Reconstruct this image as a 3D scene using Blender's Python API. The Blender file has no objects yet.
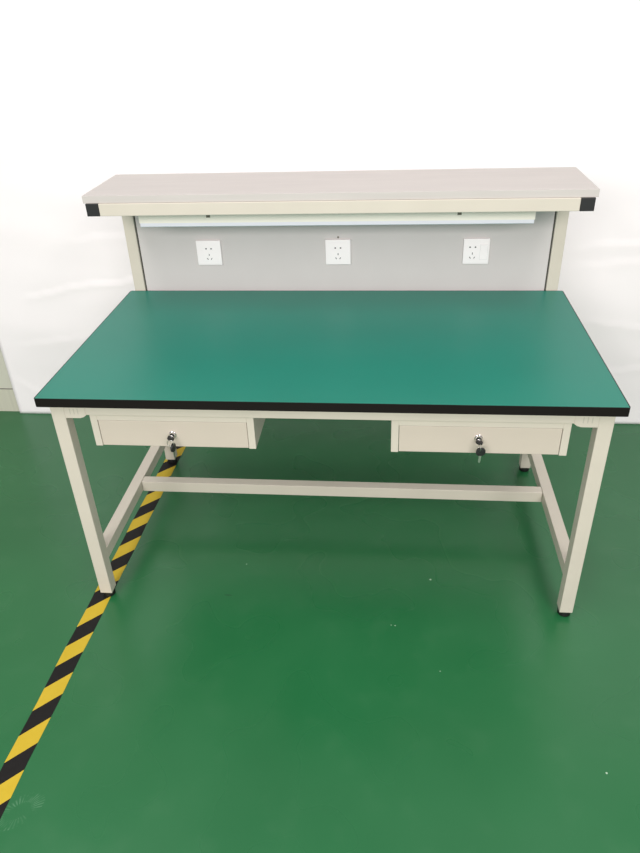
import bpy, bmesh, math, random
from mathutils import Vector, Matrix, Euler, noise
PI = math.pi
random.seed(4)
C = bpy.context.scene.collection
sc = bpy.context.scene

# ------------------------------------------------------------------ camera
PITCH, YAW, ROLL = -0.5507, 0.1117, 0.0399
cam_d = bpy.data.cameras.new('camera')
cam = bpy.data.objects.new('camera', cam_d); C.objects.link(cam)
cam_d.sensor_fit = 'HORIZONTAL'; cam_d.sensor_width = 36.0
cam_d.lens = 689.0 / 640.0 * 36.0
cam_d.clip_start = 0.05; cam_d.clip_end = 60
Rm = (Matrix.Rotation(YAW, 3, 'Z') @ Matrix.Rotation(PITCH, 3, 'X') @ Matrix.Rotation(ROLL, 3, 'Y'))
right, fwd, up = Rm.col[0], Rm.col[1], Rm.col[2]
M = Matrix((right, up, -fwd)).transposed().to_4x4()
M.translation = Vector((0.1681, -1.5127, 1.6294))
cam.matrix_world = M
sc.camera = cam

# ------------------------------------------------------------------ light
w = bpy.data.worlds.new('world'); sc.world = w; w.use_nodes = True
bg = w.node_tree.nodes['Background']
bg.inputs[0].default_value = (1.0, 0.97, 0.985, 1); bg.inputs[1].default_value = 0.36

def area(name, loc, rot, sx, sy, power, col=(1, 1, 1)):
    d = bpy.data.lights.new(name, 'AREA'); d.shape = 'RECTANGLE'; d.size = sx; d.size_y = sy
    d.energy = power; d.color = col
    o = bpy.data.objects.new(name, d); C.objects.link(o); o.location = loc; o.rotation_euler = rot
    return o
# a row of tube fixtures under the ceiling in front of the bench, and an added broad frontal light behind the camera
area('ceiling_lamp_row', (-1.5, -2.4, 3.1), (0, 0, 0), 0.5, 1.6, 34, (1.0, 0.975, 0.97))
area('ceiling_lamp_row', (1.7, -2.4, 3.1), (0, 0, 0), 0.5, 1.6, 34, (1.0, 0.975, 0.97))
area('ceiling_lamp_row', (-1.2, -0.6, 3.1), (0, 0, 0), 0.5, 1.4, 20, (1.0, 0.975, 0.97))
area('ceiling_lamp_row', (1.3, -0.6, 3.1), (0, 0, 0), 0.5, 1.4, 20, (1.0, 0.975, 0.97))
area('front_fill_light', (0.0, -4.4, 2.7), (math.radians(76), 0, 0), 5.5, 1.2, 226, (1.0, 0.97, 0.955))  # added frontal fill behind the camera, no actual window there

sc.view_settings.view_transform = 'Standard'
sc.view_settings.look = 'None'
sc.view_settings.gamma = 1.0
sc.view_settings.use_curve_mapping = False
sc.view_settings.exposure = 0.0

# ------------------------------------------------------------------ helpers
def lin(r, g, b):
    f = lambda c: (c / 255 / 12.92) if c / 255 <= 0.04045 else ((c / 255 + 0.055) / 1.055) ** 2.4
    return (f(r), f(g), f(b), 1)

class Nodes:
    def __init__(s, m): s.nt = m.node_tree; s.n = s.nt.nodes; s.l = s.nt.links
    def new(s, t, **k):
        n = s.n.new(t)
        for a, b in k.items(): setattr(n, a, b)
        return n
    def put(s, sock, v):
        if isinstance(v, bpy.types.NodeSocket): s.l.new(v, sock)
        else: sock.default_value = v
    def math(s, op, a, b=0.0, c=0.0):
        n = s.new('ShaderNodeMath', operation=op)
        s.put(n.inputs[0], a); s.put(n.inputs[1], b); s.put(n.inputs[2], c)
        return n.outputs[0]
    def mix(s, f, a, b):
        n = s.new('ShaderNodeMix', data_type='RGBA'); 
        s.put(n.inputs[0], f); s.put(n.inputs[6], a); s.put(n.inputs[7], b)
        return n.outputs[2]
    def noise(s, vec, scale, detail=3, rough=0.5):
        n = s.new('ShaderNodeTexNoise'); n.inputs['Scale'].default_value = scale
        n.inputs['Detail'].default_value = detail; n.inputs['Roughness'].default_value = rough
        if vec is not None: s.l.new(vec, n.inputs['Vector'])
        return n.outputs[0]
    def ramp(s, f, a, b):
        n = s.new('ShaderNodeMapRange'); s.put(n.inputs[0], f)
        n.inputs[1].default_value = a; n.inputs[2].default_value = b
        return n.outputs[0]

def mat(name, col, rough=0.5, metal=0.0, var=0.04, scale=8.0, bump=0.0, bscale=200.0, spec=0.5, stretch=None):
    m = bpy.data.materials.new(name); m.use_nodes = True
    N = Nodes(m); b = N.n['Principled BSDF']
    b.inputs['Roughness'].default_value = rough; b.inputs['Metallic'].default_value = metal
    b.inputs['Specular IOR Level'].default_value = spec
    tc = N.new('ShaderNodeTexCoord'); vec = tc.outputs['Object']
    if stretch:
        mp = N.new('ShaderNodeMapping'); mp.inputs['Scale'].default_value = stretch
        N.l.new(vec, mp.inputs[0]); vec = mp.outputs[0]
    f = N.noise(vec, scale)
    c2 = tuple(min(1, x * (1 + var)) for x in col[:3]) + (1,); c1 = tuple(x * (1 - var) for x in col[:3]) + (1,)
    N.l.new(N.mix(N.ramp(f, 0.3, 0.7), c1, c2), b.inputs['Base Color'])
    if bump:
        bn = N.new('ShaderNodeBump'); bn.inputs['Strength'].default_value = bump; bn.inputs['Distance'].default_value = 0.001
        N.l.new(N.noise(vec, bscale), bn.inputs['Height']); N.l.new(bn.outputs[0], b.inputs['Normal'])
    return m

MT = {}
MT['cream'] = mat('cream_powder_coat', lin(207, 199, 185), 0.42, bump=0.06, bscale=500, var=0.02)
MT['drawer'] = mat('beige_powder_coat', lin(202, 191, 177), 0.45, bump=0.05, bscale=500, var=0.015)
MT['green_mat'] = mat('green_rubber_laminate', lin(14, 122, 104), 0.4, spec=0.4, var=0.03, scale=3, bump=0.05, bscale=700)
MT['black_edge'] = mat('black_edge_band', lin(22, 17, 16), 0.55, spec=0.2)
MT['black_plastic'] = mat('black_plastic', lin(34, 34, 35), 0.45)
MT['rubber'] = mat('black_rubber', lin(16, 16, 16), 0.55)
MT['laminate'] = mat('pale_pinkish_laminate', lin(196, 190, 185), 0.45, var=0.03, scale=5, stretch=(1, 9, 9))
MT['panel'] = mat('grey_panel', lin(206, 200, 198), 0.5, var=0.012, bump=0.04, bscale=400)
MT['gap'] = mat('dark_gap', lin(70, 68, 62), 0.7)  # paints the shade of the panel gaps; also the groove over the baseboard
MT['white_plastic'] = mat('white_plastic', lin(255, 248, 248), 0.3, var=0.01)
MT['slot'] = mat('socket_slot_dark', lin(30, 30, 32), 0.6)
MT['lamp_body'] = mat('cream_lamp_housing', lin(255, 248, 236), 0.35, var=0.01)
MT['diffuser'] = mat('frosted_diffuser', lin(244, 242, 252), 0.3, var=0.01)
MT['chrome'] = mat('chrome', (0.75, 0.74, 0.76, 1), 0.12, 1.0, var=0.02)
MT['steel'] = mat('nickel_steel', (0.66, 0.64, 0.6, 1), 0.28, 1.0, var=0.04)
MT['screw'] = mat('dull_screw', lin(120, 116, 104), 0.4, 0.6)
MT['slot_tone'] = mat('shallow_slot', lin(186, 181, 167), 0.6)
MT['wall'] = mat('beige_wall_panel', lin(208, 207, 192), 0.5, var=0.015, scale=3)
MT['base'] = mat('beige_baseboard', lin(203, 201, 184), 0.5, var=0.05, scale=30, stretch=(3, 1, 0.05))
MT['sheet'] = mat('white_backdrop_paper', lin(252, 247, 248), 0.75, var=0.008, scale=4, spec=0.2)

def floor_material():
    m = bpy.data.materials.new('green_epoxy_floor'); m.use_nodes = True
    N = Nodes(m); b = N.n['Principled BSDF']
    g = N.new('ShaderNodeNewGeometry'); pos = g.outputs['Position']
    sp = N.new('ShaderNodeSeparateXYZ'); N.l.new(pos, sp.inputs[0]); X, Y = sp.outputs[0], sp.outputs[1]
    base = N.mix(N.ramp(N.noise(pos, 2.2, 4), 0.3, 0.7), lin(30, 99, 56), lin(36, 105, 61))
    # worn scuffs
    sc_ = N.ramp(N.noise(pos, 9, 3, 0.5), 0.55, 0.85)
    base = N.mix(N.math('MULTIPLY', sc_, 0.03), base, lin(150, 170, 150))
    # ribbed heel print beside the tape
    cx, cy = -0.692, -0.660
    dx = N.math('SUBTRACT', X, cx); dy = N.math('SUBTRACT', Y, cy)
    ca, sa = math.cos(0.75), math.sin(0.75)
    u = N.math('ADD', N.math('MULTIPLY', dx, ca / 0.062), N.math('MULTIPLY', dy, sa / 0.062))
    v = N.math('SUBTRACT', N.math('MULTIPLY', dy, ca / 0.036), N.math('MULTIPLY', dx, sa / 0.036))
    r = N.math('SQRT', N.math('ADD', N.math('MULTIPLY', u, u), N.math('MULTIPLY', v, v)))
    ring = N.math('MULTIPLY', N.math('GREATER_THAN', r, 0.45), N.math('LESS_THAN', r, 1.0))
    tick = N.math('GREATER_THAN', N.math('SINE', N.math('MULTIPLY', N.math('ARCTAN2', v, u), 34)), 0.2)
    fade = N.ramp(N.noise(pos, 40, 2), 0.42, 0.62)
    base = N.mix(N.math('MULTIPLY', N.math('MULTIPLY', N.math('MULTIPLY', ring, tick), fade), 0.16), base, lin(150, 190, 160))
    # pale paint flecks
    for fx, fy, fr in FLECKS:
        ddx = N.math('SUBTRACT', X, fx); ddy = N.math('SUBTRACT', Y, fy)
        d = N.math('ADD', N.math('MULTIPLY', ddx, ddx), N.math('MULTIPLY', ddy, ddy))
        base = N.mix(N.math('LESS_THAN', d, fr * fr), base, lin(170, 195, 172))
    # short dark scuff left of the middle
    ddx = N.math('MULTIPLY', N.math('SUBTRACT', N.math('ADD', X, N.math('MULTIPLY', Y, 0.5)), -0.2966), 1 / 0.013)
    ddy = N.math('MULTIPLY', N.math('SUBTRACT', N.math('SUBTRACT', Y, N.math('MULTIPLY', X, 0.0)), 0.0707), 1 / 0.003)
    d = N.math('ADD', N.math('MULTIPLY', ddx, ddx), N.math('MULTIPLY', ddy, ddy))
    base = N.mix(N.math('MULTIPLY', N.math('LESS_THAN', d, 1.0), 0.5), base, lin(24, 48, 30))
    N.l.new(base, b.inputs['Base Color'])
    rr = N.noise(pos, 4, 1)
    mr = N.new('ShaderNodeMapRange'); N.l.new(rr, mr.inputs[0]); mr.inputs[1].default_value = 0.3; mr.inputs[2].default_value = 0.7
    mr.inputs[3].default_value = 0.24; mr.inputs[4].default_value = 0.34
    N.l.new(mr.outputs[0], b.inputs['Roughness'])
    b.inputs['Specular IOR Level'].default_value = 0.55
    bn = N.new('ShaderNodeBump'); bn.inputs['Strength'].default_value = 0.03; bn.inputs['Distance'].default_value = 0.002
    N.l.new(N.noise(pos, 7, 1), bn.inputs['Height']); N.l.new(bn.outputs[0], b.inputs['Normal'])
    return m
FLECKS = [(0.324, 0.178, 0.0032), (0.208, -0.026, 0.0018), (0.196, -0.0247, 0.0015), (0.7223, -0.4651, 0.0024), (0.335, -0.187, 0.0016), (-0.298, 0.218, 0.0022)]
MT['floor'] = floor_material()

def box(bm, x0, x1, y0, y1, z0, z1, bev=0.0, seg=2, mi=0):
    r = bmesh.ops.create_cube(bm, size=1.0)
    vs = r['verts']
    for v in vs:
        v.co = Vector((x0 + (v.co.x + .5) * (x1 - x0), y0 + (v.co.y + .5) * (y1 - y0), z0 + (v.co.z + .5) * (z1 - z0)))
    fs = set(f for v in vs for f in v.link_faces)
    for f in fs: f.material_index = mi
    if bev:
        es = list(set(e for v in vs for e in v.link_edges))
        bmesh.ops.bevel(bm, geom=es, offset=bev, segments=seg, profile=0.5, affect='EDGES', material=mi)

def prism(bm, pts, axis, a, b, mi=0, bev=0.0):
    """extrude a closed 2D outline along axis ('x' or 'y') from a to b"""
    def P(p, t): return Vector((t, p[0], p[1])) if axis == 'x' else Vector((p[0], t, p[1]))
    va = [bm.verts.new(P(p, a)) for p in pts]; vb = [bm.verts.new(P(p, b)) for p in pts]
    fs = [bm.faces.new(va), bm.faces.new(vb[::-1])]
    for i in range(len(pts)):
        j = (i + 1) % len(pts); fs.append(bm.faces.new((va[j], va[i], vb[i], vb[j])))
    for f in fs: f.material_index = mi
    bmesh.ops.recalc_face_normals(bm, faces=fs)
    if bev:
        es = list(set(e for f in fs for e in f.edges))
        bmesh.ops.bevel(bm, geom=es, offset=bev, segments=2, profile=0.5, affect='EDGES', material=mi)

def lathe(bm, prof, seg=28, mat4=Matrix(), mi=0):
    """revolve (radius, height) pairs about Z, closed top and bottom"""
    rings = []
    for r, h in prof:
        rings.append([bm.verts.new(mat4 @ Vector((r * math.cos(2 * PI * k / seg), r * math.sin(2 * PI * k / seg), h))) for k in range(seg)])
    fs = []
    for a, b in zip(rings, rings[1:]):
        for k in range(seg):
            fs.append(bm.faces.new((a[k], a[(k + 1) % seg], b[(k + 1) % seg], b[k])))
    fs.append(bm.faces.new(rings[0][::-1])); fs.append(bm.faces.new(rings[-1]))
    for f in fs: f.material_index = mi
    bmesh.ops.recalc_face_normals(bm, faces=fs)

def obj(name, bm, mats, parent=None, smooth=False, ang=0.6):
    me = bpy.data.meshes.new(name); 
    if not isinstance(mats, (list, tuple)): mats = [mats]
    lo = Vector([min(v.co[i] for v in bm.verts) for i in range(3)]); hi = Vector([max(v.co[i] for v in bm.verts) for i in range(3)])
    c = (lo + hi) / 2
    if parent is None: c.z = lo.z
    for v in bm.verts: v.co -= c
    if smooth:
        for f in bm.faces: f.smooth = True
        for e in bm.edges:
            if len(e.link_faces) == 2 and e.calc_face_angle(0) > ang: e.smooth = False
    bm.to_mesh(me); bm.free()
    for k in mats: me.materials.append(MT[k])
    o = bpy.data.objects.new(name, me); C.objects.link(o)
    o.location = c
    if parent:
        o.parent = parent
        p = parent; off = Vector((0, 0, 0))
        while p: off += p.location; p = p.parent
        o.location = c - off
    return o

def B(name, m, parent, *boxes, bev=0.0, smooth=False):
    bm = bmesh.new()
    for b in boxes: box(bm, *b, bev=bev)
    return obj(name, bm, m, parent, smooth, 0.3)

def empty(name, loc, label, cat, group=None):
    o = bpy.data.objects.new(name, None); C.objects.link(o); o.location = loc; o.empty_display_size = 0.1
    o['label'] = label; o['category'] = cat
    if group: o['group'] = group
    return o

# ------------------------------------------------------------------ the setting
def struct(o): o['kind'] = 'structure'; return o
WY = 1.216
struct(B('floor', 'floor', None, (-4.5, 4.5, -4.5, WY + .1, -0.1, 0)))
struct(B('wall_back', 'wall', None, (-4.5, 4.5, WY, WY + .1, 0.0, 3.0)))
struct(B('baseboard_back', 'base', None, (-4.5, 4.5, WY - 0.004, WY, 0.0, 0.120)))
struct(B('trim_1', 'gap', None, (-4.5, 4.5, WY - 0.003, WY, 0.1200, 0.1225)))

# white paper sheet hung in front of the wall
def sheet():
    bm = bmesh.new(); nx, nz = 220, 150; X0, X1, Z1 = -1.581, 2.1, 2.15
    creases = [((-1.40, 0.585), (-1.12, 0.648), 0.007, 0.022), ((-1.16, 0.640), (-0.80, 0.672), 0.009, 0.020), ((-1.56, 0.20), (-1.42, 0.095), 0.007, 0.018),
               ((-1.5, 0.36), (-1.1, 0.42), 0.004, 0.04), ((0.90, 0.80), (1.5, 0.84), 0.006, 0.03), ((0.88, 0.72), (1.4, 0.76), 0.004, 0.03),
               ((0.95, 0.50), (1.5, 0.42), 0.005, 0.04), ((1.05, 0.25), (1.5, 0.33), 0.005, 0.03), ((-1.15, 0.84), (-0.8, 0.86), 0.004, 0.03)]
    rows = []
    for j in range(nz + 1):
        row = []
        z = Z1 * j / nz
        for i in range(nx + 1):
            x = X0 + (X1 - X0) * i / nx
            d = 0.004 * (noise.noise(Vector((x * 0.9 + z * 0.5, z * 4.0, 1.7))) + 0.5 * noise.noise(Vector((x * 2.2, z * 9.0 + x, 4.1))))
            for (a, b, h, wd) in creases:
                ax, az = a; bx, bz = b; ux, uz = bx - ax, bz - az; L2 = ux * ux + uz * uz
                t = ((x - ax) * ux + (z - az) * uz) / L2; tt = min(1, max(0, t))
                dd = math.hypot(x - ax - tt * ux, z - az - tt * uz)
                sgn = ((x - ax) * uz - (z - az) * ux)
                d += 0.5 * (h if sgn > 0 else -h * 0.3) * math.exp(-(dd / wd) ** 2) * (1 - (2 * tt - 1) ** 2 * 0.7)
            fade = min(1, z / 0.08) * min(1, (x - X0) / 0.05)
            row.append(bm.verts.new((x, WY - 0.022 - d * fade, 0.0005 + z)))
        rows.append(row)
    for j in range(nz):
        for i in range(nx):
            bm.faces.new((rows[j][i], rows[j][i + 1], rows[j + 1][i + 1], rows[j + 1][i]))
    o = obj('backdrop_sheet', bm, 'sheet', None, True, 3.0)
    s = o.modifiers.new('thickness', 'SOLIDIFY'); s.thickness = 0.0015; s.offset = 0
    o['label'] = 'large white wrinkled paper backdrop sheet hanging on the wall behind the workbench'
    o['category'] = 'backdrop'
sheet()

# hazard tape on the floor
def tape():
    m = bpy.data.materials.new('black_yellow_hazard_tape'); m.use_nodes = True
    N = Nodes(m); b = N.n['Principled BSDF']
    g = N.new('ShaderNodeTexCoord'); sp = N.new('ShaderNodeSeparateXYZ'); N.l.new(g.outputs['Object'], sp.inputs[0])
    s = N.math('SUBTRACT', sp.outputs[1], sp.outputs[0])
    f = N.math('FRACT', N.math('MULTIPLY', N.math('ADD', s, TAPE_PHASE), 1 / 0.1474))
    yel = N.mix(N.noise(g.outputs['Object'], 25, 4), lin(190, 161, 38), lin(200, 173, 54))
    blk = N.mix(N.noise(g.outputs['Object'], 60, 5), lin(15, 14, 14), lin(28, 25, 25))
    N.l.new(N.mix(N.math('LESS_THAN', f, 0.5), yel, blk), b.inputs['Base Color'])
    b.inputs['Roughness'].default_value = 0.6; b.inputs['Specular IOR Level'].default_value = 0.25
    MT['tape'] = m
    bm = bmesh.new()
    y0, y1 = -1.4, 1.185; xl = lambda y: -0.777 + (0.018 * y)
    n = 30
    L = []; Rr = []
    for k in range(n + 1):
        y = y0 + (y1 - y0) * k / n; wob = 0.0012 * math.sin(k * 1.7)
        L.append(y); Rr.append(xl(y) + wob)
    vs = [[bm.verts.new((Rr[k] + dx, L[k], z)) for (dx, z) in ((0, 0), (0, 0.0006), (0.060, 0.0006), (0.060, 0))] for k in range(n + 1)]
    for a, c in zip(vs, vs[1:]):
        for q in range(4): bm.faces.new((a[q], a[(q + 1) % 4], c[(q + 1) % 4], c[q]))
    bm.faces.new(vs[0]); bm.faces.new(vs[-1][::-1])
    bmesh.ops.recalc_face_normals(bm, faces=bm.faces[:])
    o = obj('floor_marking_tape', bm, 'tape', None)
    o['label'] = 'black and yellow striped hazard tape stuck on the green floor'
    o['category'] = 'tape'
# object origin is the bbox centre: x about -0.749, y -0.115
TAPE_PHASE = 0.0
TAPE_C = (-0.7488, -0.1075)
# boundary (black further back, yellow nearer) passes the right edge at (-0.717, 0.043)
TAPE_PHASE = -((0.043 - TAPE_C[1]) - (-0.717 - TAPE_C[0])) + 0.1474 * 10
tape()

# ------------------------------------------------------------------ workbench
HW, D, H, T = 0.7622, 0.801, 0.7644, 0.0256
bench = empty('workbench', (0, 0.42, 0.0006), 'cream steel workbench with green top, two drawers and raised shelf on the floor', 'workbench')
ZB = H - T
top = B('tabletop', 'green_mat', bench, (-HW + .0025, HW - .0025, 0.0025, D - .0025, ZB + 0.0005, H), bev=0.0006)
top['label'] = 'green rubber laminate worktop'
def ring_box(name, m, parent, x0, x1, y0, y1, z0, z1, t, cr=0.006):
    def loop(ins):
        a, b, c, d = x0 + ins, x1 - ins, y0 + ins, y1 - ins; r = max(cr - ins, 0.0008); out = []
        for cx, cy, s in ((b - r, d - r, 0), (a + r, d - r, PI / 2), (a + r, c + r, PI), (b - r, c + r, 1.5 * PI)):
            for k in range(5): out.append((cx + r * math.cos(s + k * PI / 8), cy + r * math.sin(s + k * PI / 8)))
        return out
    bm = bmesh.new(); o, i = loop(0), loop(t); n = len(o)
    V = [[bm.verts.new((p[0], p[1], z)) for p in l] for l, z in ((o, z0), (o, z1), (i, z1), (i, z0))]
    for a in range(4):
        for k in range(n):
            bm.faces.new((V[a][k], V[a][(k + 1) % n], V[(a + 1) % 4][(k + 1) % n], V[(a + 1) % 4][k]))
    bmesh.ops.recalc_face_normals(bm, faces=bm.faces[:])
    return obj(name, bm, m, parent, True)
eb = ring_box('edge_band', 'black_edge', top, -HW, HW, 0, D, ZB, H - 0.0004, 0.0026)
eb['label'] = 'black edge band'

LX, LW = 0.745, 0.0390          # outer face of legs, tube width
FY = 0.037; RY = 0.8035         # front faces of the front legs and of the rear posts
LZ = 0.0203
BV = 0.0018
def foot(parent, cx, cy):
    bm = bmesh.new()
    lathe(bm, [(0.0175, 0.0006), (0.0195, 0.003), (0.0195, 0.016), (0.0185, LZ)], 24, Matrix.Translation((cx, cy, 0)))
    f = obj('foot', bm, 'rubber', parent, True); f['label'] = 'black rubber levelling foot'
for s in (-1, 1):
    x0, x1 = sorted((s * LX, s * (LX - LW)))
    l = B('leg', 'cream', bench, (x0, x1, FY, FY + LW, LZ, ZB - .0005), bev=BV, smooth=True)
    foot(l, (x0 + x1) / 2, FY + LW / 2)
    sh = -0.002 if s < 0 else 0.0
    p = B('rear_post', 'cream', bench, (x0 + sh, x1 + sh, RY, RY + LW, LZ, 1.1035), bev=BV, smooth=True)
    p['label'] = 'cream square rear post running from the floor up to the shelf'
    foot(p, (x0 + x1) / 2 + sh, RY + LW / 2)
    B('side_rail', 'cream', bench, (x0 + .001, x1 - .001, FY + LW, RY, 0.1385, 0.1794), bev=BV, smooth=True)
    B('top_side_rail', 'cream', bench, (x0 + .001, x1 - .001, FY + LW, RY, 0.690, ZB - .0005), bev=BV, smooth=True)
    # flat connector plate with slots, beside the top of each front leg
    bm = bmesh.new()
    a, b = s * (LX - LW), s * 0.657
    pts = [(a, ZB - .0006), (a, 0.6840), (b + s * .008, 0.6840), (b - s * .002, 0.6870), (b - s * .010, 0.6925), (b - s * .010, ZB - .0006)]
    prism(bm, pts, 'y', FY + .0005, FY + .0395)
    for k in range(3):
        cx = s * (0.690 - 0.011 * k)
        box(bm, cx - .0012, cx + .0012, FY + .0003, FY + .002, 0.696, 0.714, mi=1)
    obj('corner_bracket', bm, ['cream', 'slot_tone'], bench)
B('front_rail', 'cream', bench, (-0.6670, 0.6670, FY + .002, FY + .041, 0.6925, ZB - .0005), bev=0.002, smooth=True)
B('rear_rail', 'cream', bench, (-LX + LW, LX - LW, RY - .042, RY - .002, 0.690, ZB - .0005), bev=BV, smooth=True)
B('stretcher', 'cream', bench, (-LX + LW, LX - LW, 0.4316, 0.4667, 0.1377, 0.1792), bev=BV, smooth=True)
# welded end lugs of the stretcher
# upper works
SZ0, SZ1 = 1.1416, 1.1636
B('shelf_board', 'laminate', bench, (-0.748, 0.748, 0.5226, 0.8220, SZ0, SZ1), bev=0.0008)
AY = 0.5180
for s in (-1, 1):
    x0, x1 = sorted((s * 0.7404, s * 0.7010))
    a = B('shelf_arm', 'cream', bench, (x0, x1, AY + .004, RY + LW, 1.1040, SZ0 - .0004), bev=BV, smooth=True)
    e = B('end_cap', 'black_plastic', a, (x0, x1, AY, AY + .006, 1.1040, SZ0 - .0004), bev=0.0012)
    e['label'] = 'black plastic end cap'
B('shelf_beam', 'cream', bench, (-0.7008, 0.7008, AY + .001, AY + .040, 1.1040, SZ0 - .0004), bev=BV, smooth=True)
bp = B('back_panel', 'panel', bench, (-0.7035, 0.7015, 0.8114, 0.8270, 0.745, 1.1036), bev=0.0006)
bp['label'] = 'grey back panel'
for s in (-1, 1):
    x0, x1 = (-0.7078, -0.7036) if s < 0 else (0.7016, 0.7058)
    B('gap_shade_strip', 'gap', bp, (x0, x1, 0.8124, 0.8260, 0.745, 1.1036))  # dark strip added in the open gap beside the post to paint its shade
bm = bmesh.new()
lathe(bm, [(0.0035, 0), (0.0035, 0.001), (0.002, 0.0018)], 14, Matrix.Translation((-0.0047, 0.8114, 0.9505)) @ Matrix.Rotation(PI / 2, 4, 'X'))
obj('screw', bm, 'screw', bp, True)

# lamp under the shelf
def lamp():
    x0, x1 = -0.622, 0.603; y = 0.625; zb = 1.0370
    bm = bmesh.new()
    pts = [(y, zb + .0165), (y, zb + .046), (y + .004, zb + .050), (y + .066, zb + .050), (y + .070, zb + .046), (y + .070, zb + .0165)]
    prism(bm, pts, 'x', x0, x1)
    h = obj('lamp_housing', bm, 'lamp_body', bench, True, 0.5)
    h['label'] = 'long cream batten lamp housing under the shelf'
    bm = bmesh.new()
    pts = [(y + .0695, zb + .0165)] + [(y + .035 + .0345 * math.cos(a), zb + .0060 - .0060 * math.sin(a)) for a in [PI * k / 12 for k in range(13)]] + [(y + .0005, zb + .0165)]
    prism(bm, pts, 'x', x0 + .002, x1 - .002)
    obj('diffuser', bm, 'diffuser', h, True, 0.6)
    for cx in (-0.397, 0.378):
        bm = bmesh.new()
        box(bm, cx - .012, cx + .012, y + .018, y + .052, zb + .050, SZ0 - .0003, bev=.001)
        box(bm, cx - .006, cx + .006, y - .0022, y + .02, zb + .0505, zb + .0525)
        box(bm, cx - .006, cx + .006, y - .0022, y - .0002, zb + .0330, zb + .0525)
        obj('mounting_clip', bm, 'screw', h)
lamp()

# sockets on the back panel
OZ, OY = 0.9007, 0.8114
def socket(cx, kind, label):
    s = 0.0432
    bm = bmesh.new()
    box(bm, cx - s, cx + s, OY - .0085, OY, OZ - s, OZ + s, bev=0.0022, seg=3)
    yf = OY - .0085
    def slot(u, z, w_, h_, rot=0.0):
        b2 = bmesh.new(); box(b2, -w_ / 2, w_ / 2, -.0003, .002, -h_ / 2, h_ / 2, mi=1, bev=min(w_, h_) * 0.25)
        M4 = Matrix.Translation((cx + u, yf, OZ + z)) @ Matrix.Rotation(rot, 4, 'Y')
        me = bpy.data.meshes.new('t'); bmesh.ops.transform(b2, matrix=M4, verts=b2.verts[:])
        b2.to_mesh(me); b2.free(); bm.from_mesh(me); bpy.data.meshes.remove(me)
    o = -0.0125 if kind == 'switch' else 0.0
    slot(o - .0092, .0150, .0066, .0056); slot(o + .0088, .0150, .0066, .0056)
    slot(o, -.0065, .0028, .0072)
    slot(o - .0070, -.0208, .0028, .0072, -0.6); slot(o + .0070, -.0208, .0028, .0072, 0.6)
    r = obj('power_socket', bm, ['white_plastic', 'slot'], bench, True, 0.5); r['label'] = label
    if kind == 'switch':
        bm = bmesh.new()
        prism(bm, [(yf + .001, OZ - .027), (yf - .0012, OZ - .027), (yf - .0026, OZ + .023), (yf + .001, OZ + .023)], 'x', cx + .0125, cx + .0365, bev=0.0004)
        obj('rocker_switch', bm, 'white_plastic', r)
        bm = bmesh.new(); box(bm, cx + .0117, cx + .0373, yf - .0002, yf + .001, OZ - .0278, OZ + .0238)
        obj('switch_frame', bm, 'gap2', r)
MT['gap2'] = mat('grey_switch_gap', lin(212, 212, 212), 0.6)
socket(-0.4561, 'plain', 'left white five-hole power socket')
socket(-0.0056, 'plain', 'middle white five-hole power socket')
socket(0.4598, 'switch', 'right white power socket with a rocker switch')

# drawers hung under the front rail
def drawer(x0, x1, lx, lz):
    z0, z1, yf, yb = 0.5892, 0.6920, 0.0465, 0.435
    side = 0.0195; tp = 0.0190
    bm = bmesh.new()
    g = .0008
    box(bm, x0, x0 + side, yf, yb, z0, z1, bev=g); box(bm, x1 - side, x1, yf, yb, z0, z1, bev=g)
    box(bm, x0 + side, x1 - side, yf, yb, z1 - tp, z1, bev=g)
    box(bm, x0 + side, x1 - side, yb - .002, yb, z0, z1 - tp)
    c = obj('drawer_case', bm, 'cream', bench)
    bm = bmesh.new()
    gp = .0013; fx0, fx1, fz0, fz1 = x0 + side + gp, x1 - side - gp, z0 + .002, z1 - tp - gp
    box(bm, fx0, fx1, yf + .0012, yf + .018, fz0, fz1, bev=.001)
    box(bm, fx0 + .002, fx0 + .003, yf + .018, yb - .01, fz0 + .001, fz1 - .012); box(bm, fx1 - .003, fx1 - .002, yf + .018, yb - .01, fz0 + .001, fz1 - .012)
    box(bm, fx0 + .003, fx1 - .003, yf + .018, yb - .01, fz0 + .001, fz0 + .002)
    d = obj('drawer', bm, 'drawer', c); d['label'] = 'beige drawer front'
    bm = bmesh.new()
    yl = yf + .0012
    lathe(bm, [(0.0105, 0), (0.0105, 0.0015), (0.0088, 0.0030), (0.0086, 0.0075), (0.0075, 0.0090)], 28, Matrix.Translation((lx, yl, lz)) @ Matrix.Rotation(PI / 2, 4, 'X'))
    k = obj('lock', bm, 'chrome', d, True); k['label'] = 'chrome lock cylinder'
    return yl - .0090
YL = drawer(-0.6423, -0.1859, -0.416, 0.6305)
drawer(0.1830, 0.6440, 0.412, 0.6385)

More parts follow.
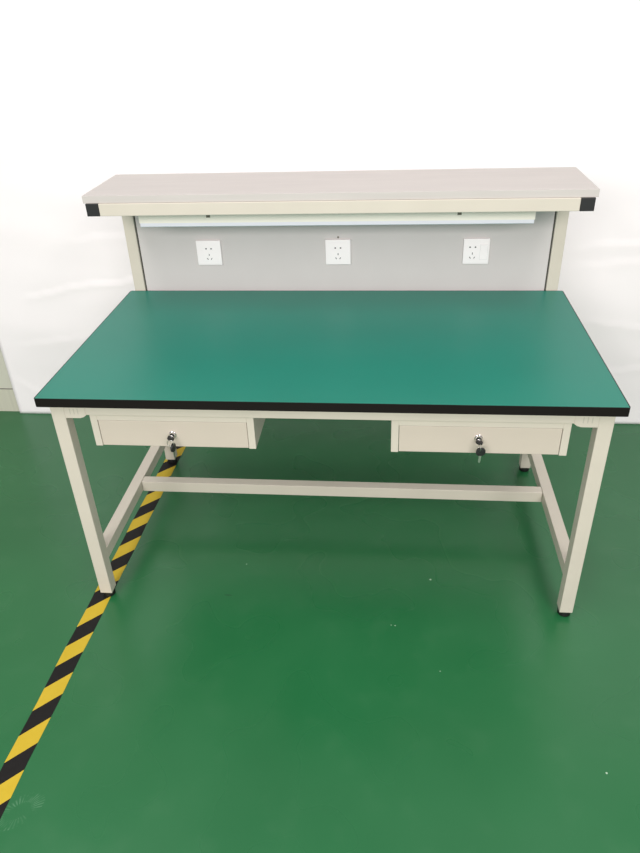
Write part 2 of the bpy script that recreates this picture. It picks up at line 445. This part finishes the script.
# keys left in the locks: one in the cylinder, a second hanging from its ring
def torus(bm, c, R_, r_, rot, n=26, m_=8):
    M4 = Matrix.Translation(c) @ rot
    g = [[bm.verts.new(M4 @ Vector(((R_ + r_ * math.cos(2 * PI * j / m_)) * math.cos(2 * PI * i / n), (R_ + r_ * math.cos(2 * PI * j / m_)) * math.sin(2 * PI * i / n), r_ * math.sin(2 * PI * j / m_)))) for j in range(m_)] for i in range(n)]
    for i in range(n):
        for j in range(m_):
            bm.faces.new((g[i][j], g[(i + 1) % n][j], g[(i + 1) % n][(j + 1) % m_], g[i][(j + 1) % m_]))
def key_mesh_bow(M4, k=1.07):
    """bow lies in local XZ, hole near +Z end, blade goes to -Z from the origin"""
    bm = bmesh.new()
    pts = [(-.0045, 0), (-.0105, .004), (-.0118, .010), (-.0108, .0165), (-.0070, .0210), (0, .0225), (.0070, .0210), (.0108, .0165), (.0118, .010), (.0105, .004), (.0045, 0)]
    prism(bm, [(p[0] * k, p[1] * k) for p in pts], 'y', -.0028, .0028, bev=.0009)
    bmesh.ops.transform(bm, matrix=M4, verts=bm.verts[:]); return bm
def key_mesh_blade(M4):
    bm = bmesh.new()
    pts = [(-.0034, .003), (-.0034, -.004), (-.0026, -.006), (-.0030, -.009), (-.0020, -.011), (-.0028, -.014), (-.0018, -.016), (-.0026, -.019), (-.0014, -.021), (0, -.0235), (.0028, -.021), (.0038, .003)]
    prism(bm, pts, 'y', -.0009, .0009)
    bmesh.ops.transform(bm, matrix=M4, verts=bm.verts[:]); return bm
def key(parent, M4, label):
    k = obj('key', key_mesh_blade(M4), 'steel', parent); k['label'] = label
    b = obj('key_head', key_mesh_bow(M4), 'black_plastic', k, True, 0.7); b['label'] = 'black plastic key head'
def keys(lx, lz, roll, turn, drop, label):
    root = empty('drawer_keys', (lx, YL, lz - .03), label, 'keys', 'keys in the drawer locks')
    # inserted key: blade pointing +Y (into the cylinder), short piece of blade showing, bow towards the viewer
    Mi = Matrix.Translation((lx, YL - .0030, lz)) @ Matrix.Rotation(roll, 4, 'Y') @ Matrix.Rotation(PI / 2, 4, 'X')
    # rotate X by 90 deg sends +Z to -Y: the bow comes out towards the viewer
    k = obj('key', (lambda b: b)(short_blade(Mi)), 'steel', root); k['label'] = 'steel key standing in the lock'
    b = obj('key_head', key_mesh_bow(Mi, 0.8), 'black_plastic', k, True, 0.7); b['label'] = 'black head of the key in the lock'
    rc = Vector((lx + .001, YL - .0225, lz - .009))
    bm = bmesh.new(); torus(bm, rc, 0.0095, 0.0009, Matrix.Rotation(turn, 4, 'Z') @ Matrix.Rotation(PI / 2, 4, 'Y'))
    obj('ring', bm, 'steel', root, True)
    Mh = Matrix.Translation(rc + Vector((0.004 + drop, 0, -.0025))) @ Matrix.Rotation(turn, 4, 'Z') @ Matrix.Rotation(0.06, 4, 'Y') @ Matrix.Translation((0, 0, -.0225))
    key(root, Mh, 'second key hanging from the ring')
def short_blade(M4):
    bm = bmesh.new(); box(bm, -.0034, .0034, -.0009, .0009, -.0032, .003)
    bmesh.ops.transform(bm, matrix=M4, verts=bm.verts[:]); return bm
keys(-0.416, 0.6305, 0.5, 1.42, 0.002, 'keys in the lock of the left drawer, the hanging one turned edge on')
keys(0.412, 0.6385, 0.2, 0.15, 0.0, 'keys in the lock of the right drawer, round black head facing forward')
